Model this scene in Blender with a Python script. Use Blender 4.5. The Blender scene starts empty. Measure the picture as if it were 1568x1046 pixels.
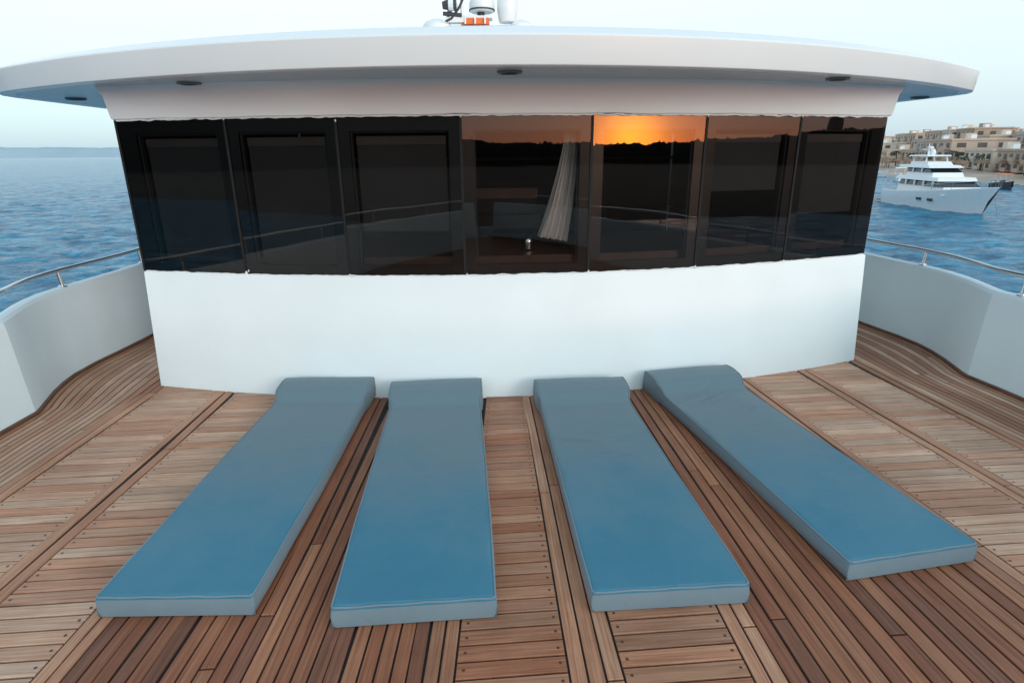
import bpy, math, random, bmesh
from mathutils import Vector, Matrix, noise
random.seed(7)
S=bpy.context.scene
C=bpy.context.collection
# ---------------------------------------------------------------- frame of the ship
YAW=math.radians(4.5); CA,SA=math.cos(YAW),math.sin(YAW)
def W(a,n,z=0.0):
    return (0.09+a*CA-n*SA, 4.73+a*SA+n*CA, z)
# ---------------------------------------------------------------- materials
def new_mat(name):
    m=bpy.data.materials.new(name); m.use_nodes=True
    nt=m.node_tree; b=nt.nodes['Principled BSDF']
    return m,nt,b
def simple(name,col,rough=0.5,metal=0.0,var=0.06,scale=3.0,bump=0.0,bscale=60,coat=0.0,spec=0.5):
    m,nt,b=new_mat(name); N=nt.nodes; L=nt.links
    geo=N.new('ShaderNodeNewGeometry'); no=N.new('ShaderNodeTexNoise'); no.inputs['Scale'].default_value=scale; no.inputs['Detail'].default_value=5
    L.new(geo.outputs['Position'],no.inputs['Vector'])
    r=N.new('ShaderNodeValToRGB'); c=r.color_ramp
    c.elements[0].position=.3; c.elements[1].position=.7
    c.elements[0].color=[max(0,x*(1-var)) for x in col]+[1]; c.elements[1].color=[min(1,x*(1+var)) for x in col]+[1]
    L.new(no.outputs['Fac'],r.inputs[0]); L.new(r.outputs[0],b.inputs['Base Color'])
    b.inputs['Roughness'].default_value=rough; b.inputs['Metallic'].default_value=metal
    b.inputs['Coat Weight'].default_value=coat; b.inputs['Coat Roughness'].default_value=.06
    b.inputs['Specular IOR Level'].default_value=spec
    if bump>0:
        n2=N.new('ShaderNodeTexNoise'); n2.inputs['Scale'].default_value=bscale; n2.inputs['Detail'].default_value=4
        L.new(geo.outputs['Position'],n2.inputs['Vector'])
        bp=N.new('ShaderNodeBump'); bp.inputs['Strength'].default_value=bump; bp.inputs['Distance'].default_value=.01
        L.new(n2.outputs['Fac'],bp.inputs['Height']); L.new(bp.outputs[0],b.inputs['Normal'])
    return m
m_white=simple('white_gelcoat',(.80,.83,.83),.28,var=.02,scale=1.2,bump=.12,bscale=5,coat=.3)
m_wall=simple('white_wall_paint',(.77,.84,.86),.45,var=.035,scale=1.5,bump=.2,bscale=7)
m_bul=simple('white_bulwark_paint',(.70,.80,.84),.42,var=.04,scale=1.5,bump=.2,bscale=6)
m_soffit=simple('soffit_sea_tint',(.43,.51,.55),.22,var=.03)  # shade and blue sea reflection put into the base colour
m_black=simple('black_frame',(.005,.005,.006),.35,var=.1)
m_gasket=simple('black_gasket',(.004,.004,.004),.8,var=.1)
m_seal=simple('white_sealant',(.75,.76,.75),.5,var=.1,scale=40)
m_steel=simple('stainless_steel',(.62,.64,.66),.18,1.0,var=.05)
m_dlight=simple('downlight_glass',(.16,.16,.16),.4,var=.1)
m_dark=simple('caulk',(.010,.008,.008),.75,var=.2,scale=20)
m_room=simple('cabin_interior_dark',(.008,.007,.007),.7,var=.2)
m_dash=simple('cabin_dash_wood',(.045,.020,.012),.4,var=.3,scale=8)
m_trimw=simple('dark_teak_trim',(.13,.06,.035),.5,var=.3,scale=8)
m_seat=simple('seat_cover',(.13,.09,.07),.7,var=.15)
m_header=simple('blind_header',(.075,.068,.064),.7,var=.15)
m_blind=simple('roller_blind',(.034,.037,.041),.8,var=.1)
m_curt=simple('curtain_fabric',(.87,.84,.82),.9,var=.05,scale=12)
m_hull=simple('hull_paint',(.80,.83,.84),.3,var=.03)
m_orange=simple('orange_plastic',(.75,.16,.03),.45,var=.1)
m_glassd=simple('dark_window_glass',(.01,.014,.018),.08,var=.2)
m_twin=simple('town_window',(.09,.075,.065),.4,var=.4,scale=.3)
m_sand=simple('sand',(.46,.35,.27),.9,var=.18,scale=.15)
m_rear_dark=simple('unseen_dark_ground',(.045,.028,.020),.9,var=.5,scale=.12)  # near-black so the panes mirror no bright sea
m_boatdark=simple('boat_dark_paint',(.05,.05,.06),.5)
m_umb=simple('straw_umbrella',(.24,.14,.09),.9,var=.3,scale=2)
m_leaf=simple('foliage',(.05,.065,.035),.8,var=.5,scale=1.5)
m_trunk=simple('trunk_bark',(.12,.08,.05),.9,var=.3)
m_rear_ridge=simple('dark_rear_ridge',(.018,.013,.012),.95,var=.3,scale=.02,spec=.1)
m_haze=simple('hazy_far_hill',(.36,.46,.52),1.0,var=.06,scale=.004,spec=0)  # aerial haze painted into the hill colour

def glass_mat():
    m=bpy.data.materials.new('tinted_window_glass'); m.use_nodes=True; nt=m.node_tree; N=nt.nodes; L=nt.links
    for n in list(N): N.remove(n)
    o=N.new('ShaderNodeOutputMaterial'); mix=N.new('ShaderNodeMixShader'); tr=N.new('ShaderNodeBsdfTransparent'); gl=N.new('ShaderNodeBsdfGlossy'); f=N.new('ShaderNodeFresnel')
    f.inputs['IOR'].default_value=1.52; tr.inputs[0].default_value=(.60,.59,.58,1); gl.inputs['Roughness'].default_value=.012
    gl.inputs['Color'].default_value=(1,.92,.88,1)
    geo=N.new('ShaderNodeNewGeometry'); no=N.new('ShaderNodeTexNoise'); no.inputs['Scale'].default_value=1.6
    L.new(geo.outputs['Position'],no.inputs['Vector'])
    bp=N.new('ShaderNodeBump'); bp.inputs['Strength'].default_value=.06; bp.inputs['Distance'].default_value=.02
    L.new(no.outputs['Fac'],bp.inputs['Height']); L.new(bp.outputs[0],gl.inputs['Normal'])
    L.new(f.outputs[0],mix.inputs[0]); L.new(tr.outputs[0],mix.inputs[1]); L.new(gl.outputs[0],mix.inputs[2]); L.new(mix.outputs[0],o.inputs[0])
    return m
m_glass=glass_mat()

def teak_mat():
    m,nt,b=new_mat('weathered_teak'); N=nt.nodes; L=nt.links
    at=N.new('ShaderNodeAttribute'); at.attribute_name='col'
    uv=N.new('ShaderNodeUVMap'); uv.uv_map='UVMap'
    mp=N.new('ShaderNodeMapping'); mp.inputs['Scale'].default_value=(2.2,70,1)
    L.new(uv.outputs[0],mp.inputs[0])
    g=N.new('ShaderNodeTexNoise'); g.inputs['Scale'].default_value=1; g.inputs['Detail'].default_value=7; g.inputs['Roughness'].default_value=.65; g.inputs['Distortion'].default_value=.6
    L.new(mp.outputs[0],g.inputs['Vector'])
    r=N.new('ShaderNodeValToRGB'); r.color_ramp.elements[0].position=.28; r.color_ramp.elements[1].position=.64
    r.color_ramp.elements[0].color=(.58,.47,.42,1); r.color_ramp.elements[1].color=(1.16,1.16,1.16,1)
    L.new(g.outputs['Fac'],r.inputs[0])
    mu=N.new('ShaderNodeMix'); mu.data_type='RGBA'; mu.blend_type='MULTIPLY'; mu.inputs[0].default_value=1
    L.new(at.outputs['Color'],mu.inputs[6]); L.new(r.outputs[0],mu.inputs[7])
    geo=N.new('ShaderNodeNewGeometry'); w=N.new('ShaderNodeTexNoise'); w.inputs['Scale'].default_value=1.3; w.inputs['Detail'].default_value=6; w.inputs['Roughness'].default_value=.6
    L.new(geo.outputs['Position'],w.inputs['Vector'])
    r2=N.new('ShaderNodeValToRGB'); r2.color_ramp.elements[0].position=.35; r2.color_ramp.elements[1].position=.65
    r2.color_ramp.elements[0].color=(.80,.70,.63,1); r2.color_ramp.elements[1].color=(1.12,1.10,1.08,1)
    L.new(w.outputs['Fac'],r2.inputs[0])
    mu2=N.new('ShaderNodeMix'); mu2.data_type='RGBA'; mu2.blend_type='MULTIPLY'; mu2.inputs[0].default_value=1
    L.new(mu.outputs[2],mu2.inputs[6]); L.new(r2.outputs[0],mu2.inputs[7]); L.new(mu2.outputs[2],b.inputs['Base Color'])
    rr=N.new('ShaderNodeMapRange'); rr.inputs['To Min'].default_value=.36; rr.inputs['To Max'].default_value=.60
    L.new(w.outputs['Fac'],rr.inputs[0]); L.new(rr.outputs[0],b.inputs['Roughness'])
    b.inputs['Specular IOR Level'].default_value=.33
    bp=N.new('ShaderNodeBump'); bp.inputs['Strength'].default_value=.35; bp.inputs['Distance'].default_value=.003
    L.new(g.outputs['Fac'],bp.inputs['Height']); L.new(bp.outputs[0],b.inputs['Normal'])
    return m
m_teak=teak_mat()

def fabric(name,c1,c2,cf,rough):
    m,nt,b=new_mat(name); N=nt.nodes; L=nt.links
    geo=N.new('ShaderNodeNewGeometry')
    no=N.new('ShaderNodeTexNoise'); no.inputs['Scale'].default_value=2.2; no.inputs['Detail'].default_value=7; no.inputs['Roughness'].default_value=.65
    L.new(geo.outputs['Position'],no.inputs['Vector'])
    r=N.new('ShaderNodeValToRGB'); r.color_ramp.elements[0].position=.3; r.color_ramp.elements[1].position=.72
    r.color_ramp.elements[0].color=(*c1,1); r.color_ramp.elements[1].color=(*c2,1)
    L.new(no.outputs['Fac'],r.inputs[0])
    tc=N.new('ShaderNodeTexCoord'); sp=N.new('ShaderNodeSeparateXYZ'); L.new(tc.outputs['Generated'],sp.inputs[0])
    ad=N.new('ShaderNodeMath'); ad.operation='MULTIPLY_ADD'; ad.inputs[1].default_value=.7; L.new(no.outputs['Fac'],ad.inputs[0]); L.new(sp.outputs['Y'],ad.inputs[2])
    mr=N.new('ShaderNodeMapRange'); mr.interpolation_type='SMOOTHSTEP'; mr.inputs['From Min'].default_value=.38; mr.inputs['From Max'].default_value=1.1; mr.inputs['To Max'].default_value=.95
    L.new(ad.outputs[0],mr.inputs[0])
    mx=N.new('ShaderNodeMix'); mx.data_type='RGBA'; L.new(mr.outputs[0],mx.inputs[0]); L.new(r.outputs[0],mx.inputs[6]); mx.inputs[7].default_value=(*cf,1)  # greys toward the pillow end: fading plus wall reflection painted into the colour
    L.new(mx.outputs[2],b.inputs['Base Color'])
    b.inputs['Roughness'].default_value=rough; b.inputs['Sheen Weight'].default_value=.1; b.inputs['Sheen Roughness'].default_value=.4; b.inputs['Specular IOR Level'].default_value=.35
    n2=N.new('ShaderNodeTexNoise'); n2.inputs['Scale'].default_value=18; n2.inputs['Detail'].default_value=9; n2.inputs['Roughness'].default_value=.75
    L.new(geo.outputs['Position'],n2.inputs['Vector'])
    bp=N.new('ShaderNodeBump'); bp.inputs['Strength'].default_value=.4; bp.inputs['Distance'].default_value=.01
    L.new(n2.outputs['Fac'],bp.inputs['Height']); L.new(bp.outputs[0],b.inputs['Normal'])
    return m
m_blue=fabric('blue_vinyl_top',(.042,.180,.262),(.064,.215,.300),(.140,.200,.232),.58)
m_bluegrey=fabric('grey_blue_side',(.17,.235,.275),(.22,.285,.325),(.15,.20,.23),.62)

def water_mat():
    m,nt,b=new_mat('sea_water'); N=nt.nodes; L=nt.links
    geo=N.new('ShaderNodeNewGeometry')
    mp=N.new('ShaderNodeMapping'); mp.inputs['Scale'].default_value=(.8,1.2,1); mp.inputs['Rotation'].default_value=(0,0,.35)
    L.new(geo.outputs['Position'],mp.inputs[0])
    n1=N.new('ShaderNodeTexNoise'); n1.inputs['Scale'].default_value=.45; n1.inputs['Detail'].default_value=6; n1.inputs['Roughness'].default_value=.6; n1.inputs['Distortion'].default_value=1.0
    L.new(mp.outputs[0],n1.inputs['Vector'])
    bp=N.new('ShaderNodeBump'); bp.inputs['Strength'].default_value=1; bp.inputs['Distance'].default_value=.75
    L.new(n1.outputs['Fac'],bp.inputs['Height']); L.new(bp.outputs[0],b.inputs['Normal'])
    r=N.new('ShaderNodeValToRGB'); r.color_ramp.elements[0].position=.38; r.color_ramp.elements[1].position=.64
    r.color_ramp.elements[0].color=(.001,.095,.20,1); r.color_ramp.elements[1].color=(.014,.26,.42,1)  # ripple light and dark painted into the base colour
    L.new(n1.outputs['Fac'],r.inputs[0]); L.new(r.outputs[0],b.inputs['Base Color'])
    b.inputs['Roughness'].default_value=.16; b.inputs['IOR'].default_value=1.33; b.inputs['Specular IOR Level'].default_value=.2
    return m
m_water=water_mat()

# ---------------------------------------------------------------- mesh builder
class MB:
    def __init__(s): s.v=[];s.f=[];s.m=[];s.mats=[];s.col=[];s.uv=[]
    def mi(s,m):
        if m not in s.mats: s.mats.append(m)
        return s.mats.index(m)
    def add(s,vs,fs,m,col=None,uvs=None):
        o=len(s.v); s.v+= [tuple(v) for v in vs]; k=s.mi(m)
        for i,f in enumerate(fs):
            s.f.append(tuple(o+j for j in f)); s.m.append(k); s.col.append(col); s.uv.append(uvs[i] if uvs else None)
    def box(s,c,d,m,R=None):
        x,y,z=[q/2 for q in d]; vs=[Vector((i*x,j*y,k*z)) for i in(-1,1) for j in(-1,1) for k in(-1,1)]
        if R is not None: vs=[R@v for v in vs]
        s.add([v+Vector(c) for v in vs],[(0,1,3,2),(4,6,7,5),(0,4,5,1),(2,3,7,6),(0,2,6,4),(1,5,7,3)],m)
    def hexa(s,b,t,m):
        vs=list(b)+list(t); s.add(vs,[(3,2,1,0),(4,5,6,7),(0,1,5,4),(1,2,6,5),(2,3,7,6),(3,0,4,7)],m)
    def grid(s,rows,m,close=False):
        nr=len(rows); nc=len(rows[0]); vs=[p for r in rows for p in r]; fs=[]
        for i in range(nr-1):
            for j in range(nc if close else nc-1):
                j2=(j+1)%nc; fs.append((i*nc+j,i*nc+j2,(i+1)*nc+j2,(i+1)*nc+j))
        s.add(vs,fs,m)
    def tube(s,pts,r,m,seg=10,caps=True):
        pts=[Vector(p) for p in pts]; rows=[]
        rs=r if isinstance(r,(list,tuple)) else [r]*len(pts)
        up=Vector((0,0,1))
        for i,p in enumerate(pts):
            a=pts[max(0,i-1)]; b=pts[min(len(pts)-1,i+1)]; t=(b-a)
            if t.length<1e-9: t=Vector((0,0,1))
            t.normalize(); q=t.cross(up)
            if q.length<.1: q=t.cross(Vector((1,0,0)))
            q.normalize(); w=q.cross(t)
            rows.append([p+q*math.cos(2*math.pi*k/seg)*rs[i]+w*math.sin(2*math.pi*k/seg)*rs[i] for k in range(seg)])
        s.grid(rows,m,True)
        if caps: s.add(rows[0],[tuple(range(seg))],m); s.add(rows[-1],[tuple(range(seg))[::-1]],m)
    def lathe(s,c,prof,m,seg=24):
        c=Vector(c); s.grid([[c+Vector((r*math.cos(2*math.pi*k/seg),r*math.sin(2*math.pi*k/seg),z)) for k in range(seg)] for r,z in prof],m,True)
    def obj(s,name,parent=None,smooth=True,ang=35,bevel=0,recalc=True):
        me=bpy.data.meshes.new(name); me.from_pydata(s.v,[],s.f)
        for m in s.mats: me.materials.append(m)
        me.polygons.foreach_set('material_index',s.m)
        hascol=any(c is not None for c in s.col)
        if hascol:
            ca=me.color_attributes.new('col','FLOAT_COLOR','CORNER'); uvl=me.uv_layers.new(name='UVMap')
            for p in me.polygons:
                c=s.col[p.index] or (.2,.1,.06); u=s.uv[p.index]
                for k,li in enumerate(p.loop_indices):
                    ca.data[li].color=(*c,1)
                    if u: uvl.data[li].uv=u[k]
        bm=bmesh.new(); bm.from_mesh(me)
        if not hascol and recalc:
            bmesh.ops.remove_doubles(bm,verts=bm.verts,dist=1e-5)
            bmesh.ops.recalc_face_normals(bm,faces=bm.faces)
        if smooth:
            for f in bm.faces: f.smooth=True
            for e in bm.edges:
                e.smooth = len(e.link_faces)==2 and e.calc_face_angle(0)<math.radians(ang)
        bm.to_mesh(me); bm.free()
        o=bpy.data.objects.new(name,me); C.objects.link(o)
        if parent: o.parent=parent
        if bevel:
            md=o.modifiers.new('bev','BEVEL'); md.width=bevel; md.segments=3; md.limit_method='ANGLE'; md.angle_limit=math.radians(50)
        return o
def empty(name):
    e=bpy.data.objects.new(name,None); C.objects.link(e); return e
def interp(tab,x):
    if x<=tab[0][0]: return tab[0][1]
    for (x0,y0),(x1,y1) in zip(tab,tab[1:]):
        if x<=x1: return y0+(y1-y0)*(x-x0)/(x1-x0)
    return tab[-1][1]
BW=[(-9.6,.05),(-9.2,.55),(-8.5,1.25),(-7.5,2.0),(-6,2.8),(-4.6,3.25),(-3,3.53),(-1.8,3.64),(-1,3.66),(-.50,3.63),(-.44,3.645),(-.1,3.76),(.1,3.81),(.3,3.84),(.6,3.835),(.9,3.80),(1.4,3.75),(3,3.71),(12,3.6)]
bw=lambda n:interp(BW,n)

# ---------------------------------------------------------------- teak deck
deck=MB()
PAL_S=[(.60,.39,.275),(.57,.345,.235),(.63,.43,.315),(.53,.30,.20),(.60,.39,.285),(.54,.29,.185),(.52,.345,.25)]
PAL_L=[(.36,.150,.080),(.29,.112,.060),(.40,.180,.100),(.26,.100,.055),(.33,.135,.074),(.23,.098,.060)]
PAL_B=[(.48,.245,.150),(.42,.205,.122),(.52,.285,.18)]
def pick(p):
    c=random.choice(p); k=random.uniform(.86,1.12); return tuple(x*k for x in c)
def plank(q,col,g=.0044,z=0.0):
    cs=[Vector(x) for x in q]
    L=((cs[1]-cs[0]).length+(cs[2]-cs[3]).length)/2; Wd=((cs[3]-cs[0]).length+(cs[2]-cs[1]).length)/2
    u=(cs[1]-cs[0]).normalized(); v=(cs[3]-cs[0]).normalized()
    def ins(d): return [cs[0]+u*d+v*d, cs[1]-u*d+v*d, cs[2]-u*d-v*d, cs[3]+u*d-v*d]
    a=ins(g); b=ins(g+.0022); dz=random.uniform(-.0007,.0007)
    vs=[W(p.x,p.y,z-.009) for p in a]+[W(p.x,p.y,z-.0018+dz) for p in a]+[W(p.x,p.y,z+dz) for p in b]
    o=random.random()*50; o2=random.random()*9
    U=[(o,o2),(o+L,o2),(o+L,o2+Wd),(o,o2+Wd)]
    fs=[(8,9,10,11)]; uv=[U]
    for i in range(4):
        j=(i+1)%4
        fs.append((4+i,4+j,8+j,8+i)); uv.append([U[i],U[j],U[j],U[i]])
        fs.append((i,j,4+j,4+i)); uv.append([U[i],U[j],U[j],U[i]])
    deck.add(vs,fs,m_teak,col,uv)
def plug(a,n):
    c=W(a,n,.0012); deck.add([(c[0]+.0065*math.cos(k*math.pi/3),c[1]+.0065*math.sin(k*math.pi/3),c[2]) for k in range(6)],[tuple(range(6))],m_teak,(.12,.055,.035),[[(0,0)]*6])
NF,NN=-.33,-3.12
def line(far,near):
    def f(n):
        if n>NF: return far
        return far+(near-far)*(NF-n)/(NF-NN)
    return f
ZN=[(-3.07,-3.27),(-2.95,-3.14),(-2.45,-2.65),(-2.32,-2.52),(-1.87,-2.09),(-1.77,-1.98),(-.44,-.67),(-.32,-.556),(-.04,-.136),(.13,.06),(.62,.52),(.72,.64),(1.72,1.85),(1.83,1.98),(2.33,2.50),(2.46,2.63),(2.90,3.06),(3.02,3.18)]
KIND='BSBSBLBSBSBLBSBSB'
NEND=-4.6
def longit(f0,f1,n0,n1,cnt,pal,seglen):
    for i in range(cnt):
        n=n0; first=True
        while n>n1+1e-6:
            ln=random.uniform(*seglen); ln=ln*random.uniform(.3,1) if first else ln; first=False
            m=max(n1,n-ln)
            if m-n1<.25: m=n1
            col=pick(pal)
            s0,s1=i/cnt,(i+1)/cnt
            A=lambda s,q:f0(q)+(f1(q)-f0(q))*s
            plank([(A(s0,m),m),(A(s0,n),n),(A(s1,n),n),(A(s1,m),m)],col)
            n=m
def strips(f0,f1,n0,n1,cnt,pal,step=.3):
    for i in range(cnt):
        s0,s1=i/cnt,(i+1)/cnt; n=n0; col=pick(pal); left=random.uniform(.5,2.5); o=random.random()*50
        while n>n1+1e-6:
            m=max(n1,n-step); A=lambda s,q:f0(q)+(f1(q)-f0(q))*s
            g=.004
            e0=g if left<=0 else 0
            if left<=0: left=random.uniform(2,4); col=pick(pal); o=random.random()*50
            sg=1 if A(s1,n)>A(s0,n) else -1
            pts=[(A(s0,m)+g*sg,m),(A(s0,n)+g*sg,n-e0),(A(s1,n)-g*sg,n-e0),(A(s1,m)-g*sg,m)]
            U=[(o+n-m,0),(o,0),(o,.05),(o+n-m,.05)]; o+=n-m
            if sg<0: pts=pts[::-1]; U=U[::-1]
            deck.add([W(p[0],p[1],0) for p in pts],[(0,1,2,3)],m_teak,col,[U])
            n=m; left-=step
for k,kind in enumerate(KIND):
    f0=line(*ZN[k]); f1=line(*ZN[k+1]); wd=ZN[k+1][0]-ZN[k][0]
    outer=k in(0,len(KIND)-1)
    if kind=='B': longit(f0,f1,11.0 if outer else .2,NEND,2 if wd<.15 else 3,PAL_B,(2.2,4))
    elif kind=='L': longit(f0,f1,.2,NEND,int(round(wd/.060)),PAL_L,(2.0,4.5))
    else:
        n=.15; st=.0765
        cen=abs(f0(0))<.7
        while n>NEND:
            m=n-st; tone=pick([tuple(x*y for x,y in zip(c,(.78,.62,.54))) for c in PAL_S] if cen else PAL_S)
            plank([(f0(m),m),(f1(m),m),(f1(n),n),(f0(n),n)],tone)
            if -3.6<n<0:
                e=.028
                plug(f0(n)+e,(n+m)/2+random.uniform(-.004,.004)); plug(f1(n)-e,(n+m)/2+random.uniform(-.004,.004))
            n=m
for sg in(-1,1):
    f0=line(*(ZN[0] if sg<0 else ZN[-1])); f1=lambda n,sg=sg:sg*(bw(n)-.055)
    strips(f0,f1,11.0,NEND,10,PAL_S[:5]+PAL_B,.2)
    strips(f1,lambda n,sg=sg:sg*(bw(n)+.02),11.0,NEND,1,PAL_B,.2)
strips(lambda n:-bw(n),lambda n:bw(n),NEND,-9.5,90,PAL_L,.3)
ns=[11-.25*i for i in range(83)]
deck.grid([[W(-bw(n)-.03,n,-.008),W(bw(n)+.03,n,-.008)] for n in ns],m_dark)
deck.obj('teak_deck',smooth=False)

# ---------------------------------------------------------------- bulwark + hull + rail
bul=MB()
nl=sorted(set([-9.5+.3*i for i in range(70) if -9.5+.3*i<11.5]+[-.5,-.44,-.3,-.1,.1,.3,.45,.6,.9,1.15]))
sec=[(0,-.02),(.045,.66),(.052,.70),(.07,.722),(.10,.73),(.14,.725),(.165,.70),(.175,.66),(.20,-.3)]
for sg in(-1,1):
    bul.grid([[W(sg*(bw(n)+d),n,z) for d,z in sec] for n in nl],m_bul)
bul.obj('bulwark',ang=14)
trim=MB()
for sg in(-1,1):
    nn=[n for n in nl if -2.2<n<3]
    trim.grid([[W(sg*(bw(n)-.018),n,.0),W(sg*(bw(n)-.018),n,.022),W(sg*(bw(n)+.01),n,.026)] for n in nn],m_trimw)
trim.obj('bulwark_wood_trim')
hull=MB()
hs=[(.195,-.28),(.20,-1),(.05,-2.6),(-.15,-4.0),(-.5,-5.4)]
for sg in(-1,1):
    hull.grid([[W(sg*max(.02,(bw(n)+d)),n,z) for d,z in hs] for n in nl],m_hull)
hull.add([W(-3.8,11.2,-5),W(3.8,11.2,-5),W(3.8,11.2,0),W(-3.8,11.2,0)],[(0,1,2,3)],m_hull)
hull.obj('yacht_hull')
for sg in(-1,1):
    r=MB(); nn=[-8.8+.2*i for i in range(96)]
    zr=lambda n:.865+ .03*max(0,min(1,(-n)/2))
    r.tube([W(sg*(bw(n)+.12),n,zr(n)) for n in nn],.0175,m_steel,12)
    for n in [-8,-6.8,-5.6,-4.4,-3.2,-1.95,-.68,.58,1.72,2.9,4.1,5.3,6.5,7.7,8.9]:
        r.tube([W(sg*(bw(n)+.105),n,.72),W(sg*(bw(n)+.12),n,zr(n))],.015,m_steel,12)
        r.lathe(W(sg*(bw(n)+.105),n,.725),[(0,.012),(.03,.012),(.036,.004),(.036,-.004)],m_steel,16)
    r.obj('deck_handrail')

# ---------------------------------------------------------------- cabin
cab=empty('yacht_cabin')
BUL=.52
def arc(a,off): return -BUL*(1-(a/3.0)**2)+off
def path(off,side=0.0,cnt=60,aft=10.5):
    P=[(-3-side,aft),(-3-side,4),(-3-side,.12+off)]
    for i in range(cnt+1):
        a=-2.985-side+ (5.97+2*side)*i/cnt; P.append((a,arc(max(-3,min(3,a)),off)))
    return P+[(3+side,.12+off),(3+side,4),(3+side,aft)]
ZW0,ZW1,ZS=.93,2.045,2.26
def wob(i,k): return .0065*noise.noise(Vector((i*.37,k,0)))+.004*noise.noise(Vector((i*1.7,k+5,0)))
w=MB()
pa=[path(0,.0),path(.045,-.0),path(.09,0),path(.098,0),path(.13,-.01),path(.2,-.08)]
zz=[-.02,.45,ZW0-.012,ZW0,ZW0+.001,ZW0-.01]
w.grid([[W(a,n,z+(wob(i,1) if 2<=k<=3 else 0)) for i,(a,n) in enumerate(p)] for k,(p,z) in enumerate(zip(pa,zz))],m_wall)
w.obj('lower_wall',cab,ang=30)
w=MB()
pa=[path(.2,-.08),path(.10,0),path(.085,.012),path(.08,.014),path(.06,.03),path(.02,.06)]
zz=[ZW1+.01,ZW1,ZW1+.006,ZW1+.02,ZS-.05,ZS+.02]
w.grid([[W(a,n,z+(wob(i,9) if 1<=k<=2 else 0)) for i,(a,n) in enumerate(p)] for k,(p,z) in enumerate(zip(pa,zz))],m_white)
w.obj('upper_band',cab,ang=30)
w=MB()
for sg in(-1,1):
    w.grid([[W(sg*2.985,n,ZW0-.01) for n in(.11,4,10.5)],[W(sg*2.985,n,ZW1+.01) for n in(.11,4,10.5)]],m_glassd)
w.grid([[W(-3,10.5,0),W(3,10.5,0)],[W(-3,10.5,2.3),W(3,10.5,2.3)]],m_wall)
w.obj('side_window_band',cab)
divs=[-2.985,-2.12,-1.32,-.46,.46,1.32,2.12,2.985]
fr=MB(); gl=MB(); bl=MB()
for i in range(7):
    a0,a1=divs[i],divs[i+1]; OFF=.115
    P0=Vector((a0,arc(a0,OFF))); P1=Vector((a1,arc(a1,OFF))); t=(P1-P0).normalized(); nn=Vector((-t.y,t.x)); Ln=(P1-P0).length
    def q(s,z,d): p=P0+t*s+nn*d; return W(p.x,p.y,z)
    g=.006
    gl.add([q(g,ZW0+.004,0),q(Ln-g,ZW0+.004,0),q(Ln-g,ZW1-.004,0),q(g,ZW1-.004,0)],[(0,1,2,3)],m_glass)
    def bar(s0,s1,z0,z1,d0=.006,d1=.05,m=m_black):
        fr.hexa([q(s0,z0,d0),q(s1,z0,d0),q(s1,z0,d1),q(s0,z0,d1)],[q(s0,z1,d0),q(s1,z1,d0),q(s1,z1,d1),q(s0,z1,d1)],m)
    l=.14 if i==0 else .085; r_=.14 if i==6 else .085
    bar(0,l,ZW0,ZW1); bar(Ln-r_,Ln,ZW0,ZW1); bar(l,Ln-r_,ZW0,ZW0+.075); bar(l,Ln-r_,ZW1-.10,ZW1)
    for (s0,s1,z0,z1) in((l,l+.012,ZW0+.075,ZW1-.1),(Ln-r_-.012,Ln-r_,ZW0+.075,ZW1-.1),(l+.012,Ln-r_-.012,ZW1-.112,ZW1-.1)):
        bar(s0,s1,z0,z1,.03,.06,m_blind)
    bar(-.012,.006,ZW0,ZW1,-.004,.006,m_gasket)
    if i in(0,1,2,5,6):
        zb={0:1.02,1:1.02,2:1.25,5:1.5,6:1.3}[i]
        bl.hexa([q(l+.03,zb,.07),q(Ln-r_-.03,zb,.07),q(Ln-r_-.03,zb,.075),q(l+.03,zb,.075)],[q(l+.03,ZW1-.13,.07),q(Ln-r_-.03,ZW1-.13,.07),q(Ln-r_-.03,ZW1-.13,.075),q(l+.03,ZW1-.13,.075)],m_blind)
        bl.hexa([q(l+.03,ZW1-.19,.062),q(Ln-r_-.03,ZW1-.19,.062),q(Ln-r_-.03,ZW1-.19,.069),q(l+.03,ZW1-.19,.069)],[q(l+.03,ZW1-.135,.062),q(Ln-r_-.03,ZW1-.135,.062),q(Ln-r_-.03,ZW1-.135,.069),q(l+.03,ZW1-.135,.069)],m_header)
fr.obj('window_frames',cab,smooth=False); gl.obj('window_panes',cab,smooth=False,recalc=False); bl.obj('roller_blinds',cab,smooth=False)
sl=MB()
for a,z,s in [(-2.12,ZW0+.012,.022),(-2.1,ZW0+.03,.012),(-1.32,ZW0+.01,.012),(-.46,ZW1-.008,.014),(-.45,ZW0+.012,.01),(.46,ZW0+.012,.014),(1.32,ZW0+.012,.012),(2.12,ZW0+.01,.012),(1.32,ZW1-.01,.012),(2.12,ZW1-.01,.01),(-1.32,ZW1-.03,.012),(-1.5,ZW0+.006,.01),(-2.12,ZW1-.008,.012)]:
    c=Vector(W(a,arc(a,.108),z))
    prof=[(0,.5),(.35,.35),(.5,0),(.35,-.35),(0,-.5)]
    sl.lathe(c,[(r*s,h*s*1.6) for r,h in prof],m_seal,8)
for (zc,off,k) in((ZW0+.003,.108,3),(ZW1-.003,.104,8)):
    pts=[]
    for i in range(241):
        a=-2.97+5.94*i/240; pts.append(W(a,arc(a,off),zc+wob(i*.9,k)*1.2))
    sl.tube(pts,[.005+.005*abs(noise.noise(Vector((i*.31,k,2)))) for i in range(241)],m_seal,6)
sl.obj('window_sealant',cab)
it=MB()
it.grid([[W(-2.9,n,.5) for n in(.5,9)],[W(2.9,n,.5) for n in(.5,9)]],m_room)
it.grid([[W(-2.9,5.0,.5),W(2.9,5.0,.5)],[W(-2.9,5.0,2.25),W(2.9,5.0,2.25)]],m_room)
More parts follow.
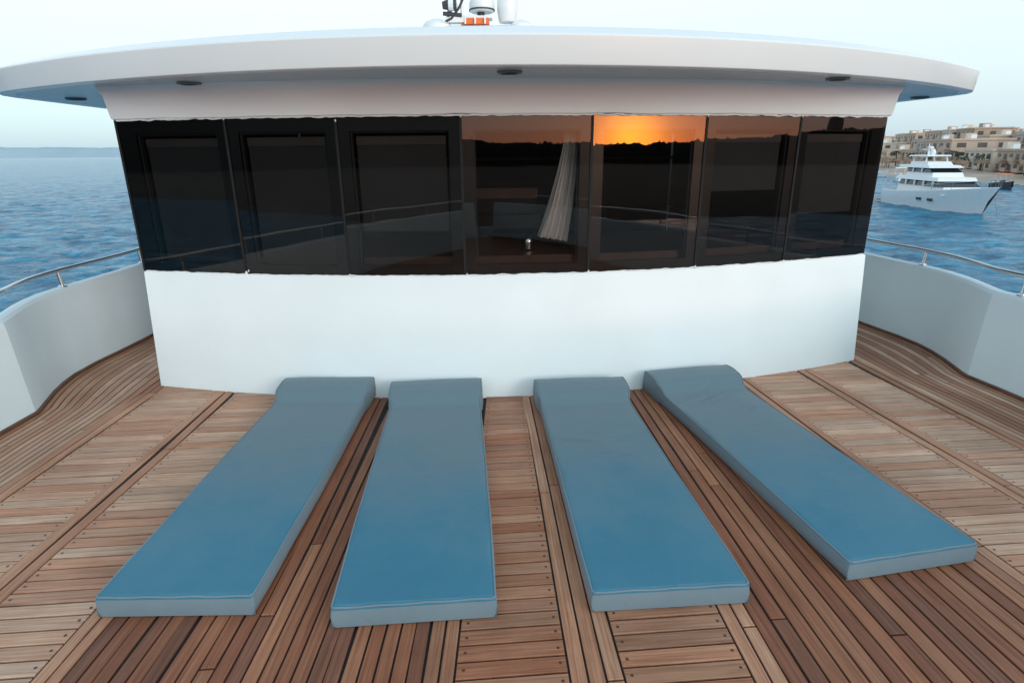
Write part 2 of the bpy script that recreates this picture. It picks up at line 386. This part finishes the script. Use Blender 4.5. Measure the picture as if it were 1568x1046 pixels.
for sg in(-1,1): it.grid([[W(sg*2.93,.2,.5),W(sg*2.93,5,.5)],[W(sg*2.93,.2,2.25),W(sg*2.93,5,2.25)]],m_room)
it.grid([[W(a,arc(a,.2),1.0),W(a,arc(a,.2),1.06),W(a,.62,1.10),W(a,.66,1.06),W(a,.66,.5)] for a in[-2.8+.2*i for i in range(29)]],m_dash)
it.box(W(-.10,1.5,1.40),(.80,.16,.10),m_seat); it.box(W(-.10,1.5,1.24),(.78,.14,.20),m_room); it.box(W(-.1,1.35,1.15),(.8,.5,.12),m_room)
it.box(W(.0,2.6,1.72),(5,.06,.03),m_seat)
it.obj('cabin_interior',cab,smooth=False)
it=MB(); it.lathe(W(.03,-.12,1.13),[(.0,.06),(.02,.057),(.04,.04),(.052,.012),(.05,-.01),(.045,-.05),(.06,-.07)],m_steel,20)
it.obj('dash_compass',cab)
cu=MB(); rows=[]
for j in range(40):
    f=j/39; z=1.96-.78*f; wd=.09+.14*f**1.1; cx=.345-.13*f**1.5
    rows.append([W(cx+wd*(s/60-.5),-.20+.022*math.sin(s*.5+f*1.5)*(.5+f)+.009*math.sin(s*1.3),z-.04*(s/60)) for s in range(61)])
cu.grid(rows,m_curt); cu.obj('curtain',cab,ang=80)

# roof
rf=MB()
out=[]
NS=48
for i in range(NS+1):
    a=-3.9+7.8*i/NS; out.append((a,-1.13+1.58*(a/4)**2))
out=[(-4.06,9.5),(-4.08,6),(-4.11,3),(-4.13,1.2),(-4.13,.85),(-4.10,.66),(-4.03,.53)]+out+[(4.03,.53),(4.10,.66),(4.13,.85),(4.13,1.2),(4.11,3),(4.08,6),(4.06,9.5)]
def offs(P,d):
    R=[]; n=len(P)
    for i in range(n):
        a=Vector(P[(i-1)%n]); b=Vector(P[(i+1)%n]); t=(b-a).normalized(); R.append((P[i][0]+t.y*d,P[i][1]-t.x*d))
    return R
def shrink(P,k): return [(x*k,2.5+(y-2.5)*k) for x,y in P]
prof=[(-.10,ZS+.004),(-.008,ZS),(.0,ZS+.004),(.003,ZS+.012),(.018,ZS+.15),(.016,ZS+.157),(.010,ZS+.162),(-.08,ZS+.195),(-.16,ZS+.225)]
rings=[[W(x,y,z) for x,y in offs(out,d)] for d,z in prof]
rf.grid(rings,m_white,True)
base=offs(out,-.16)
rg=[[W(x,y,z) for x,y in (base if k==1 else shrink(base,k))] for k,z in((1,ZS+.225),(.85,ZS+.27),(.6,ZS+.305),(.3,ZS+.325),(.02,ZS+.33))]
rf.grid(rg,m_white,True)
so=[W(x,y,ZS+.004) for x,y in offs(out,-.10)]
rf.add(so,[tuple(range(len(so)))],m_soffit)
rf.obj('roof',cab,ang=15)
dl=MB()
for (x,y) in[(-.0,3.90),(-2.17,4.33),(2.27,4.42),(-3.69,5.4),(3.92,6.05)]:
    dl.lathe((x,y,ZS),[(.0,-.002),(.05,-.003),(.055,-.007),(.072,-.008),(.077,-.004),(.078,.003)],m_dlight,28)
    dl.lathe((x,y,ZS-.0095),[(0,0),(.053,.0)],m_blind,28)
dl.obj('soffit_downlights',cab)

# hardtop with radar gear
ht=MB()
def slab(cx,cy,wx,wy,z0,z1,m,mb,seg=28,p=4):
    ring=[]
    for k in range(seg):
        t=2*math.pi*k/seg; c,s=math.cos(t),math.sin(t)
        ring.append((cx+wx*abs(c)**(2/p)*(1 if c>0 else -1),cy+wy*abs(s)**(2/p)*(1 if s>0 else -1)))
    rows=[[(x,y,z0) for x,y in ring],[(x,y,(z0*.3+z1*.7)) for x,y in ring],[(cx+(x-cx)*.9,cy+(y-cy)*.9,z1) for x,y in ring],[(cx+(x-cx)*.02,cy+(y-cy)*.02,z1+.02) for x,y in ring]]
    mb.grid(rows,m,True)
    mb.add([(x,y,z0) for x,y in ring],[tuple(range(seg))],m)
slab(-.45,13,1.5,1.2,3.86,3.99,m_white,ht)
for x in(-1.6,.7):
    for y in(12.3,13.8): ht.tube([(x,y,2.45),(x*.96,y,3.9)],.05,m_white,10)
ht.obj('flybridge_hardtop')
rd=empty('radar_mast')
g=MB()
g.box((-.62,12.2,4.08),(.50,.35,.10),m_orange); g.box((-.62,12.2,4.155),(.62,.3,.045),m_hull); g.box((-.62,12.3,4.0),(.3,.3,.1),m_hull)
g.tube([(-.52,12.2,4.15),(-.52,12.2,4.27)],.07,m_boatdark)
for x in(-.8,-.62,-.44): g.box((x,12.0,4.08),(.03,.06,.11),m_hull)
g.obj('base_tray',rd,bevel=.008)
g=MB(); g.lathe((-.50,12.2,4.25),[(0,0),(.20,0),(.225,.02),(.235,.08),(.235,.14),(.22,.19),(.15,.215),(0,.225)],m_hull,32)
g.lathe((-.50,12.2,4.25),[(.237,.02),(.241,.022),(.241,.045),(.237,.047)],m_boatdark,32); g.obj('radome',rd)
g=MB(); g.lathe((-.03,12.2,4.08),[(0,0),(.15,0),(.17,.06),(.19,.2),(.19,.36),(.15,.48),(.08,.54),(0,.56)],m_hull,32); g.obj('satellite_dome',rd)
g=MB(); g.lathe((-1.33,12.1,4.02),[(0.27,-.1),(.26,0),(.2,.06),(.1,.10),(0,.11)],m_white,28); g.obj('small_dome',rd)
g=MB(); g.lathe((.22,12.1,4.02),[(0.22,-.1),(.2,0),(.14,.05),(.06,.08),(0,.085)],m_white,28); g.obj('small_dome_b',rd)
g=MB()
g.tube([(-1.12,12.1,4.0),(-1.12,12.1,4.2),(-1.05,12.05,4.30),(-.95,12.0,4.34)],.045,m_hull); g.tube([(-1.2,12.0,4.20),(-.86,12.0,4.17)],.035,m_boatdark)
g.tube([(-1.2,11.95,4.32),(-1.09,11.95,4.33)],[.06,.09],m_boatdark); g.tube([(-1.09,11.95,4.33),(-1.0,11.95,4.33)],[.09,.10],m_hull); g.tube([(-1.0,11.95,4.33),(-.95,11.95,4.33)],[.10,.10],m_boatdark)
g.tube([(-1.2,12,4.05),(-1.05,12,4.12),(-.9,12,4.30),(-.82,12,4.46)],.022,m_boatdark)
g.tube([(-.86,12.1,4.0),(-.86,12.1,4.62)],.03,m_hull)
g.box((-1.0,12.1,4.10),(.36,.2,.08),m_hull)
g.obj('searchlight',rd)

# ---------------------------------------------------------------- sunbed mattresses
def mattress(front,back,width,seed,wr):
    f=Vector(front); b=Vector(back); d=(b-f); L=d.length; d.normalize(); r=Vector((d.y,-d.x))
    H0=.10
    def H(s):
        e=L-s
        if e>.36: return H0
        if e>.17: x=(.36-e)/.19; return H0+.072*(x*x*(3-2*x))**.9
        x=e/.17; return H0+.072+.008*math.sin(math.pi*x)
    NSg,NW=150,30
    mb=MB(); hw=width/2
    def wid(s):
        e=L-s
        base=hw-.005*math.cos(s*2.1+seed)+.003*noise.noise(Vector((s*3,seed,0)))
        if e<.28: base+=.016*min(1,(.28-e)/.05)
        return base
    # a handful of long soft creases crossing the cover, as on a slack vinyl cover
    rnd=random.Random(seed*13)
    creases=[]
    for k in range(int(4+8*wr)):
        s0=L*rnd.uniform(.50,.90); creases.append((s0,rnd.uniform(-.3,.3)*1.0+(.22 if seed%2==0 else -.18),rnd.uniform(-.25,.25),rnd.uniform(.10,.24),rnd.uniform(.006,.011),rnd.uniform(.003,.0065)))
    def crease(s,x):
        t=0
        for s0,sl_,x0,hl,wd_,am in creases:
            dx=(x-x0)/hl
            if abs(dx)>1.6: continue
            ds=(s-s0-sl_*(x-x0)-.25*(x-x0)**2)/wd_
            if abs(ds)<4: t+=am*math.exp(-ds*ds*.5)*math.exp(-dx*dx*1.2)-am*.7*math.exp(-(ds-2)**2*.5)*math.exp(-dx*dx*1.2)
        return t*min(1,.35+wr*.6)
    def prow(s):
        h=H(s); w=wid(s); P=[]; R=.016
        bul_=.005+.004*noise.noise(Vector((s*5,seed,4)))
        P+=[(-w+.012,0.004,1),(-w,.02,1),(-w-bul_,h*.5,1),(-w,h-R,1)]
        for k in range(1,4):
            t=math.pi/2*k/4; P.append((-w+R*(1-math.cos(t)),h-R+R*math.sin(t),0 if k>1 else 1))
        for k in range(NW+1):
            x=-w+R+(2*w-2*R)*k/NW
            crown=.004*(1-(x/w)**2)
            und=.006*noise.noise(Vector((x*3,s*2.5,seed)))+.0015*noise.noise(Vector((x*9,s*8,seed)))
            P.append((x,h+crown+crease(s,x)+und,0))
        for k in range(3,0,-1):
            t=math.pi/2*k/4; P.append((w-R*(1-math.cos(t)),h-R+R*math.sin(t),0 if k>1 else 1))
        P+=[(w,h-R,1),(w+bul_,h*.5,1),(w,.02,1),(w-.012,.004,1)]
        return P
    rows=[]; flags=None
    ss=[L*i/NSg for i in range(NSg+1)]
    for s in ss:
        P=prow(s)
        rows.append([(f.x+d.x*s+r.x*x, f.y+d.y*s+r.y*x, z) for x,z,_ in P]); flags=[q[2] for q in P]
    def endrow(s,out_,drop,k):
        P=prow(s); h=H(s); q=[]
        for x,z,_ in P:
            z2=min(z,max(.004,h-drop)) if z>h-.03 or z>h-drop else z
            q.append((f.x+d.x*(s+out_)+r.x*x*(1-k), f.y+d.y*(s+out_)+r.y*x*(1-k), z2))
        return q
    n=len(rows[0])
    fr_=[endrow(0,-.003,.002,0),endrow(0,-.009,.006,.003),endrow(0,-.013,.015,.008)]
    bk_=[endrow(L,.004,.002,0),endrow(L,.010,.007,.003),endrow(L,.014,.018,.008)]
    allr=fr_[::-1]+rows+bk_
    for j in range(n-1):
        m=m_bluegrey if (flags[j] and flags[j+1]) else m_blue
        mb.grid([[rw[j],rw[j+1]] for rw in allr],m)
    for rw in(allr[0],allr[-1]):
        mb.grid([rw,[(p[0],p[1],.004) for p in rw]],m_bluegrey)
    def pt(s,x,z): return (f.x+d.x*s+r.x*x, f.y+d.y*s+r.y*x, z)
    pl=[pt(s,-wid(s)+.003,H(s)-.003) for s in ss]; p2=[pt(s,wid(s)-.003,H(s)-.003) for s in ss]
    mb.tube([pt(-.010,wid(0)-.014,H0-.005)]+p2,.0042,m_bluegrey,6); mb.tube([pt(-.010,-wid(0)+.014,H0-.005)]+pl,.0042,m_bluegrey,6)
    mb.tube([pt(-.010,-wid(0)+.014+(2*wid(0)-.028)*i/14,H0-.004+.002*math.sin(i*1.5+seed)) for i in range(15)],.0042,m_bluegrey,6)
    return mb.obj('sunbed_mattress',ang=50)
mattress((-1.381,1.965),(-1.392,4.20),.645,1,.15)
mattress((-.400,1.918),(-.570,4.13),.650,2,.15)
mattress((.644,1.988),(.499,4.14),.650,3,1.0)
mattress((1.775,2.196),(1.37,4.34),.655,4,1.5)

# ---------------------------------------------------------------- sea and land
SEA=-4.5
angs=[]; t=-180.0
while t<180:
    angs.append(math.radians(t))
    t+= .32 if (-62<t<-31 or 29<t<62) else 3.0
rad=[2,8,16,24,30]; r_=30
while r_<14000:
    r_+= max(.33,r_*.0085) if r_<260 else r_*.06
    rad.append(r_)
def wz(x,y,r):
    fade=max(0,min(1,(300-r)/180))*max(0,min(1,(r-8)/20))
    if fade<=0: return SEA
    u,v=x*.95+y*.3,-x*.3+y*.95
    a=noise.noise(Vector((u*.28,v*.42,0)))*.20+noise.noise(Vector((u*.7,v*1.0,3)))*.12+(.5-abs(noise.noise(Vector((u*1.1,v*1.5,8)))))*.09
    return SEA+fade*a
w=MB()
rows=[]
for r0 in rad:
    row=[]
    for a in angs:
        x,y=r0*math.sin(a),r0*math.cos(a); fine=math.radians(-63)<a<math.radians(-30) or math.radians(28)<a<math.radians(63)
        row.append((x,y,wz(x,y,r0) if fine else SEA))
    rows.append(row)
w.grid(rows,m_water,True); w.obj('sea_water',ang=170)
def land(name,edge,dirs,mat):
    l=MB(); rows=[]
    for (x,y),(ox,oy) in zip(edge,dirs):
        jit=random.uniform(-1,1)
        rows.append([(x+ox*t+jit,y+oy*t,z) for t,z in((-6,SEA-.6),(0,SEA+.05),(12,SEA+.7),(40,SEA+1.2),(900,SEA+2.5))])
    l.grid(rows,mat); l.obj(name)
land('beach_ground',[(150,520),(120,420),(100,300),(93,220),(90,160),(90,120),(87,90),(84,60)],[(1,0)]*8,m_sand)
land('unseen_rear_ground',[(84,60),(72,10),(60,-22),(36,-40),(0,-46),(-60,-54),(-140,-60),(-260,-60)],[(1,0),(1,-.2),(.8,-.6),(.4,-.9),(.05,-1),(-.1,-1),(-.2,-1),(-.5,-.8)],m_rear_dark)  # unseen dark land added behind the camera; keeps window reflections dark

def ridge(name,pts,mat,depth,base=SEA-1):
    mb=MB(); rows=[]
    for (x,y,h) in pts:
        v=Vector((x,y)).normalized()
        rows.append([(x-v.x*depth*.3,y-v.y*depth*.3,base),(x-v.x*depth*.12,y-v.y*depth*.12,base+(h-base)*.6),(x,y,h),(x+v.x*depth*.3,y+v.y*depth*.3,base+(h-base)*.7),(x+v.x*depth,y+v.y*depth,base)])
    mb.grid(rows,mat); return mb.obj(name)
P=[]
for i in range(1400):
    ph=-115+225*i/1399; a=math.radians(ph); Rr=250
    el=interp([(-115,3),(-60,5.5),(-6,5.2),(2,1.6),(8,.85),(30,.60),(45,.8),(60,1.2),(80,1.8),(110,1.5)],ph)
    h=1.8+Rr*math.tan(math.radians(el))
    h+=.9*noise.noise(Vector((ph*.9,0,0)))+1.0*noise.noise(Vector((ph*3,3,0)))+ 1.3*max(0,noise.noise(Vector((ph*8,7,0))))
    if 62<ph<64: h+=3.0
    if 70<ph<71.2: h+=4.5
    if 76<ph<78.5: h+=2.5
    P.append((Rr*math.sin(a),-Rr*math.cos(a),h))
ridge('unseen_rear_ridge',P,m_rear_ridge,120)  # unseen skyline behind the camera; left part added tall so left panes mirror dark
P=[]
for i in range(200):
    x=-4200+i*24; h=18+34*max(0,1-abs(x+2900)/1500)**.6+10*noise.noise(Vector((x*.004,1,0)))+3*noise.noise(Vector((x*.02,1,0)))
    if x>-300: h*=.5
    P.append((x,3300,h))
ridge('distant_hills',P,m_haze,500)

# town
cols=[(.56,.43,.34),(.62,.49,.39),(.48,.36,.28),(.66,.57,.48),(.58,.44,.36),(.52,.46,.42)]
bm_=[simple('stucco_%d'%i,c,.9,var=.08,scale=.5) for i,c in enumerate(cols)]
def building(x,y,w_,d_,h,st,rot,mi):
    mb=MB(); Rm=Matrix.Rotation(rot,3,'Z'); z0=SEA+1.0
    m=bm_[mi%len(bm_)]
    mb.box((x,y,z0+h/2),(d_,w_,h),m,Rm)
    mb.box((x,y,z0+h+.25),(d_+.5,w_+.5,.5),m,Rm)
    fh=h/st; nb=max(2,int(w_/3.2))
    for s in range(st):
        for b in range(nb):
            yy=-w_/2+(b+.5)*w_/nb; zc=z0+fh*(s+.5)
            mb.box(Vector((x,y,zc))+Rm@Vector((-d_/2-.0,yy,0)),(.12,w_/nb*.5,fh*.5),m_twin,Rm)
            if (b+s+mi)%2==0:
                mb.box(Vector((x,y,zc-fh*.38))+Rm@Vector((-d_/2-.6,yy,0)),(1.2,w_/nb*.85,.16),m,Rm)
                mb.box(Vector((x,y,zc-fh*.2))+Rm@Vector((-d_/2-1.15,yy,0)),(.1,w_/nb*.85,fh*.28),m,Rm)
        for b in range(3):
            xx=-d_/2+(b+.5)*d_/3
            mb.box(Vector((x,y,z0+fh*(s+.5)))+Rm@Vector((xx,-w_/2,0)),(d_/3*.45,.12,fh*.5),m_twin,Rm)
    mb.box(Vector((x,y,z0+h+1.2))+Rm@Vector((1,w_*.2,0)),(2.5,3,1.8),m,Rm)
    mb.box(Vector((x,y,z0+h+1))+Rm@Vector((-1,-w_*.25,0)),(1.4,1.6,1.2),m_hull,Rm)
    mb.obj('apartment_building',smooth=False)
k=0
for row,(ox,hh) in enumerate(((0,-1.5),(22,1.0),(46,3.4))):
    y=95
    while y<430:
        w_=random.uniform(9,20)
        x=118+(y-120)*.31+ox+random.uniform(-4,4)
        st=random.choice([2,2,3]) + (1 if row>0 else 0); h=st*2.7+hh*.6
        building(x,y+w_/2,w_,random.uniform(10,15),h,st,-.3+random.uniform(-.12,.12),k); k+=1
        y+=w_+random.uniform(.5,4)
u=MB()
for i in range(110):
    y=random.uniform(95,360); x=96+(y-120)*.14+random.uniform(0,14)
    z=SEA+.9; u.tube([(x,y,z),(x,y,z+2.2)],.06,m_trunk,5); u.lathe((x,y,z+1.9),[(1.5,0),(.8,.45),(0,.8)],m_umb,8)
u.obj('beach_umbrellas')
p=MB()
for i in range(34):
    y=random.uniform(95,340); x=108+(y-120)*.26+random.uniform(-6,10); z=SEA+1; h=random.uniform(2.5,5.0); lx=random.uniform(-.5,.5)
    p.tube([(x,y,z),(x+lx*.4,y,z+h*.5),(x+lx,y,z+h)],[.2,.15,.12],m_trunk,6)
    for k2 in range(13):
        t=2*math.pi*k2/13+random.random()*.3; c,s=math.cos(t),math.sin(t); Lf=random.uniform(1.6,2.3); up=random.uniform(.2,.8)
        q=[]
        for j in range(5):
            f=j/4; rr=Lf*f; zz2=z+h+up*math.sin(f*2.4)-1.3*f*f; wd=.22*math.sin(math.pi*(.15+.8*f))
            q.append([(x+lx+c*rr-s*wd,y+s*rr+c*wd,zz2-.1),(x+lx+c*rr,y+s*rr,zz2),(x+lx+c*rr+s*wd,y+s*rr-c*wd,zz2-.1)])
        p.grid(q,m_leaf)
p.obj('palm_trees')

# boats
m_sandeck=simple('yacht_teak',(.35,.25,.17),.7,var=.1)
def yacht(name,pos,heading,sc):
    e=empty(name); e.location=(pos[0],pos[1],SEA); e.rotation_euler=(0,0,heading); e.scale=(sc,)*3
    st=[(0,2.2,2.0,1.7,0),(1,2.4,2.2,1.7,0),(4,2.6,2.35,1.75,0),(8,2.65,2.3,1.9,0),(12,2.45,1.85,2.15,0),(15,1.95,1.2,2.45,-.2),(17.5,1.15,.5,2.7,-.8),(19,.5,.15,2.85,-1.4),(20,.05,.02,2.95,-2.0)]
    h=MB()
    for sg in(-1,1):
        h.grid([[(x+dx,sg*wl,-.5),(x+dx,sg*wl,0.0),(x+dx*.6,sg*(wl*.5+dk*.5+.12),z*.5),(x,sg*dk,z),(x,sg*(dk-.1),z+.05)] for x,dk,wl,z,dx in st],m_hull)
    h.grid([[(x,-dk+.1,z+.0),(x,dk-.1,z+.0)] for x,dk,wl,z,dx in st],m_sandeck)
    h.grid([[(0,-2.2,-.5),(0,2.2,-.5)],[(0,-2.2,1.7),(0,2.2,1.7)]],m_hull)
    h.box((-.9,0,.25),(1.8,3.8,.2),m_sandeck)
    for x in(6,8,10,12):
        for sg in(-1,1): h.box((x,sg*2.52 if x<11 else sg*2.33,1.15),(.9,.12,.28),m_glassd)
    h.obj('hull',e,ang=30)
    s=MB()
    def block(x0,x1,w_,z0,z1,rake_f,rake_b,m):
        s.hexa([(x0,-w_,z0),(x1,-w_,z0),(x1,w_,z0),(x0,w_,z0)],[(x0+rake_b,-w_*.92,z1),(x1-rake_f,-w_*.92,z1),(x1-rake_f,w_*.92,z1),(x0+rake_b,w_*.92,z1)],m)
    block(3.6,14.2,2.1,1.7,2.6,.6,0,m_hull); block(3.8,13.5,2.02,2.6,3.2,1.2,.1,m_glassd); block(3.0,12.6,2.15,3.2,3.6,.3,0,m_hull)
    block(4.4,10.6,1.75,3.6,4.1,.3,0,m_hull); block(4.6,10.2,1.68,4.1,4.6,1.0,.1,m_glassd); block(2.8,9.9,1.9,4.6,4.9,.5,0,m_hull)
    for x in(5.5,7.5,9.5,11.5):
        for sg in(-1,1): s.box((x,sg*2.0,2.9),(.3,.16,.66),m_hull)
    for x in(6,8):
        for sg in(-1,1): s.box((x,sg*1.66,4.35),(.25,.16,.55),m_hull)
    block(4.4,8.6,1.4,4.9,5.3,.5,0,m_hull)
    for x in(4.8,7.6):
        for sg in(-1,1): s.tube([(x,sg*1.2,5.2),(x-.3,sg*1.1,5.9)],.09,m_hull,6)
    block(3.6,8.0,1.4,5.9,6.05,.3,.2,m_hull)
    s.obj('superstructure',e,smooth=False)
    r=MB(); r.tube([(5.4,0,6.0),(5.2,0,7.4)],[.12,.05],m_hull,8); r.tube([(5.3,-.7,6.7),(5.3,.7,6.7)],.06,m_hull,6); r.lathe((5.6,0,6.8),[(0,0),(.35,0),(.35,.2),(0,.28)],m_hull,16)
    r.lathe((4.6,.9,6.05),[(.3,0),(.35,.3),(.2,.6),(0,.68)],m_hull,14)
    for sg in(-1,1):
        pts=[(x,sg*(dk-.12),z+.75) for x,dk,wl,z,dx in st[4:]]
        r.tube([(9,sg*2.45,2.5)]+pts,.03,m_steel,6)
        for q in pts: r.tube([q,(q[0],q[1],q[2]-.75)],.025,m_steel,5)
        r.tube([(3,sg*2.0,4.3),(0.6,sg*2.0,4.0),(.2,sg*2.1,1.7)],.05,m_hull,6)
    r.tube([(19.2,0,2.3),(20.0,0,1.0),(20.7,0,-.3)],.014,m_boatdark,5)
    r.obj('mast_and_rails',e)
    return e
yacht('motor_yacht',(48.2,75.0),math.radians(-97),.92)
yacht('motor_yacht',(86,190),math.radians(-150),.8)
yacht('motor_yacht',(84,150),math.radians(-60),.45)
def skiff(x,y,hd,sc,m):
    b=MB(); R_=Matrix.Rotation(hd,3,'Z'); o=Vector((x,y,SEA))
    stn=[(0,.9,.7,.8),(2,1.0,.8,.8),(4,.85,.6,.95),(5.5,.4,.2,1.15),(6.1,.03,.02,1.3)]
    T=lambda p:tuple(R_@(Vector(p)*sc)+o)
    for sg in(-1,1): b.grid([[T((a,sg*wl,-.2)),T((a,sg*dk,z)),T((a,sg*(dk-.12),z)),T((a,sg*(dk-.2),.4))] for a,dk,wl,z in stn],m)
    b.grid([[T((0,-.9,-.2)),T((0,.9,-.2))],[T((0,-.9,.8)),T((0,.9,.8))]],m)
    b.grid([[T((a,-(dk-.2 if dk>.2 else 0),.4)),T((a,(dk-.2 if dk>.2 else 0),.4))] for a,dk,wl,z in stn],m_sandeck)
    for a in(1.2,3.4):
        for sg in(-1,1): b.tube([T((a,sg*.75,.8)),T((a,sg*.7,2.2))],.04,m_steel,5)
    b.hexa([T((.8,-.85,2.2)),T((3.8,-.85,2.2)),T((3.8,.85,2.2)),T((.8,.85,2.2))],[T((.9,-.8,2.32)),T((3.7,-.8,2.32)),T((3.7,.8,2.32)),T((.9,.8,2.32))],m_orange if m is m_boatdark else m_hull)
    b.box(T((2.2,0,.9)),(.7*sc,.6*sc,.9*sc),m,R_); b.box(T((-.2,0,.7)),(.3*sc,.35*sc,.9*sc),m_boatdark,R_)
    b.obj('motor_boat',ang=40)
skiff(75,112,-1.2,1.2,m_boatdark); skiff(82,128,-2.2,1.1,m_hull); skiff(80,100,-1.9,1.0,m_boatdark); skiff(85,165,-1.5,1.5,m_hull); skiff(83,140,2,1.2,m_orange)

# ---------------------------------------------------------------- world, sun, camera
az=Vector((.567,-.919)).normalized(); SUNEL=math.radians(14)
wd=bpy.data.worlds.new('World'); S.world=wd; wd.use_nodes=True; nt=wd.node_tree; N=nt.nodes; L=nt.links
for n in list(N): N.remove(n)
out_=N.new('ShaderNodeOutputWorld'); sky=N.new('ShaderNodeTexSky'); sky.sky_type='NISHITA'; sky.sun_disc=False
sky.sun_elevation=SUNEL; sky.sun_rotation=math.atan2(az.x,az.y); sky.air_density=1; sky.dust_density=1.0
b1=N.new('ShaderNodeBackground'); b1.inputs[1].default_value=.05; L.new(sky.outputs[0],b1.inputs[0])
tc=N.new('ShaderNodeTexCoord'); sx=N.new('ShaderNodeSeparateXYZ'); L.new(tc.outputs['Generated'],sx.inputs[0])
r=N.new('ShaderNodeValToRGB'); cr=r.color_ramp
cr.elements[0].position=0; cr.elements[0].color=(.34,.54,.70,1); cr.elements[1].position=1; cr.elements[1].color=(.36,.58,.74,1)
for p_,c_ in((.035,(.42,.62,.76,1)),(.10,(.62,.77,.83,1)),(.20,(.80,.86,.86,1)),(.45,(.62,.75,.82,1))):
    e_=cr.elements.new(p_); e_.color=c_
L.new(sx.outputs['Z'],r.inputs[0])
def dotnode(v):
    d=N.new('ShaderNodeVectorMath'); d.operation='DOT_PRODUCT'; nm=N.new('ShaderNodeVectorMath'); nm.operation='NORMALIZE'
    L.new(tc.outputs['Generated'],nm.inputs[0]); L.new(nm.outputs[0],d.inputs[0]); d.inputs[1].default_value=v
    mx=N.new('ShaderNodeMath'); mx.operation='MAXIMUM'; mx.inputs[1].default_value=0; L.new(d.outputs['Value'],mx.inputs[0]); return mx
dn=dotnode(Vector((az.x,az.y,.02)).normalized())
dr=dotnode(Vector((.92,.39,.0)).normalized())
def term(power,col,prev,za=None,dn=dn):
    # za=(mul,add): clamp(z*mul+add) elevation weight
    pw=N.new('ShaderNodeMath'); pw.operation='POWER'; pw.inputs[1].default_value=power; L.new(dn.outputs[0],pw.inputs[0]); s_=pw.outputs[0]
    if za:
        m1=N.new('ShaderNodeMath'); m1.operation='MULTIPLY_ADD'; m1.inputs[1].default_value=za[0]; m1.inputs[2].default_value=za[1]; m1.use_clamp=True; L.new(sx.outputs['Z'],m1.inputs[0])
        m2=N.new('ShaderNodeMath'); m2.operation='MULTIPLY'; L.new(m1.outputs[0],m2.inputs[0]); L.new(s_,m2.inputs[1]); s_=m2.outputs[0]
    vm=N.new('ShaderNodeVectorMath'); vm.operation='SCALE'; vm.inputs[0].default_value=col; L.new(s_,vm.inputs['Scale'])
    ad=N.new('ShaderNodeVectorMath'); ad.operation='ADD'; L.new(prev,ad.inputs[0]); L.new(vm.outputs[0],ad.inputs[1]); return ad.outputs[0]
o1=term(900,(22,9.0,.3),r.outputs[0])
o1=term(110,(10,1.3,0),o1,(-6,1))
o1=term(6,(2.6,.22,0),o1,(-8,1))
o1=term(1.3,(.62,.78,.80),o1,(5,-.15))
o1=term(2.5,(-.20,-.36,-.45),o1,(-9,1))       # blue haze is lost low in the west
o1=term(5,(.16,.05,.0),o1,(-4,1),dr)           # faint pink over the town
b2=N.new('ShaderNodeBackground'); b2.inputs[1].default_value=1.0; L.new(o1,b2.inputs[0])
ad=N.new('ShaderNodeAddShader'); L.new(b1.outputs[0],ad.inputs[0]); L.new(b2.outputs[0],ad.inputs[1]); L.new(ad.outputs[0],out_.inputs[0])
sd=bpy.data.lights.new('sun','SUN'); sd.energy=.65; sd.angle=math.radians(20); sd.color=(1,.95,.90)
so_=bpy.data.objects.new('sun',sd); C.objects.link(so_)
dv=Vector((az.x*math.cos(SUNEL),az.y*math.cos(SUNEL),math.sin(SUNEL))); so_.rotation_euler=(-dv).to_track_quat('-Z','Y').to_euler()
cd=bpy.data.cameras.new('camera'); cam=bpy.data.objects.new('camera',cd); C.objects.link(cam)
cd.sensor_width=36; cd.lens=20.66; cd.clip_end=30000; cd.clip_start=.05
Mx=Matrix.Rotation(math.radians(90-17.86),4,'X')@Matrix.Rotation(math.radians(-.52),4,'Z')
cam.matrix_world=Matrix.Translation((0,0,1.8))@Mx
S.camera=cam
S.view_settings.view_transform='Standard'; S.view_settings.look='None'; S.view_settings.exposure=0
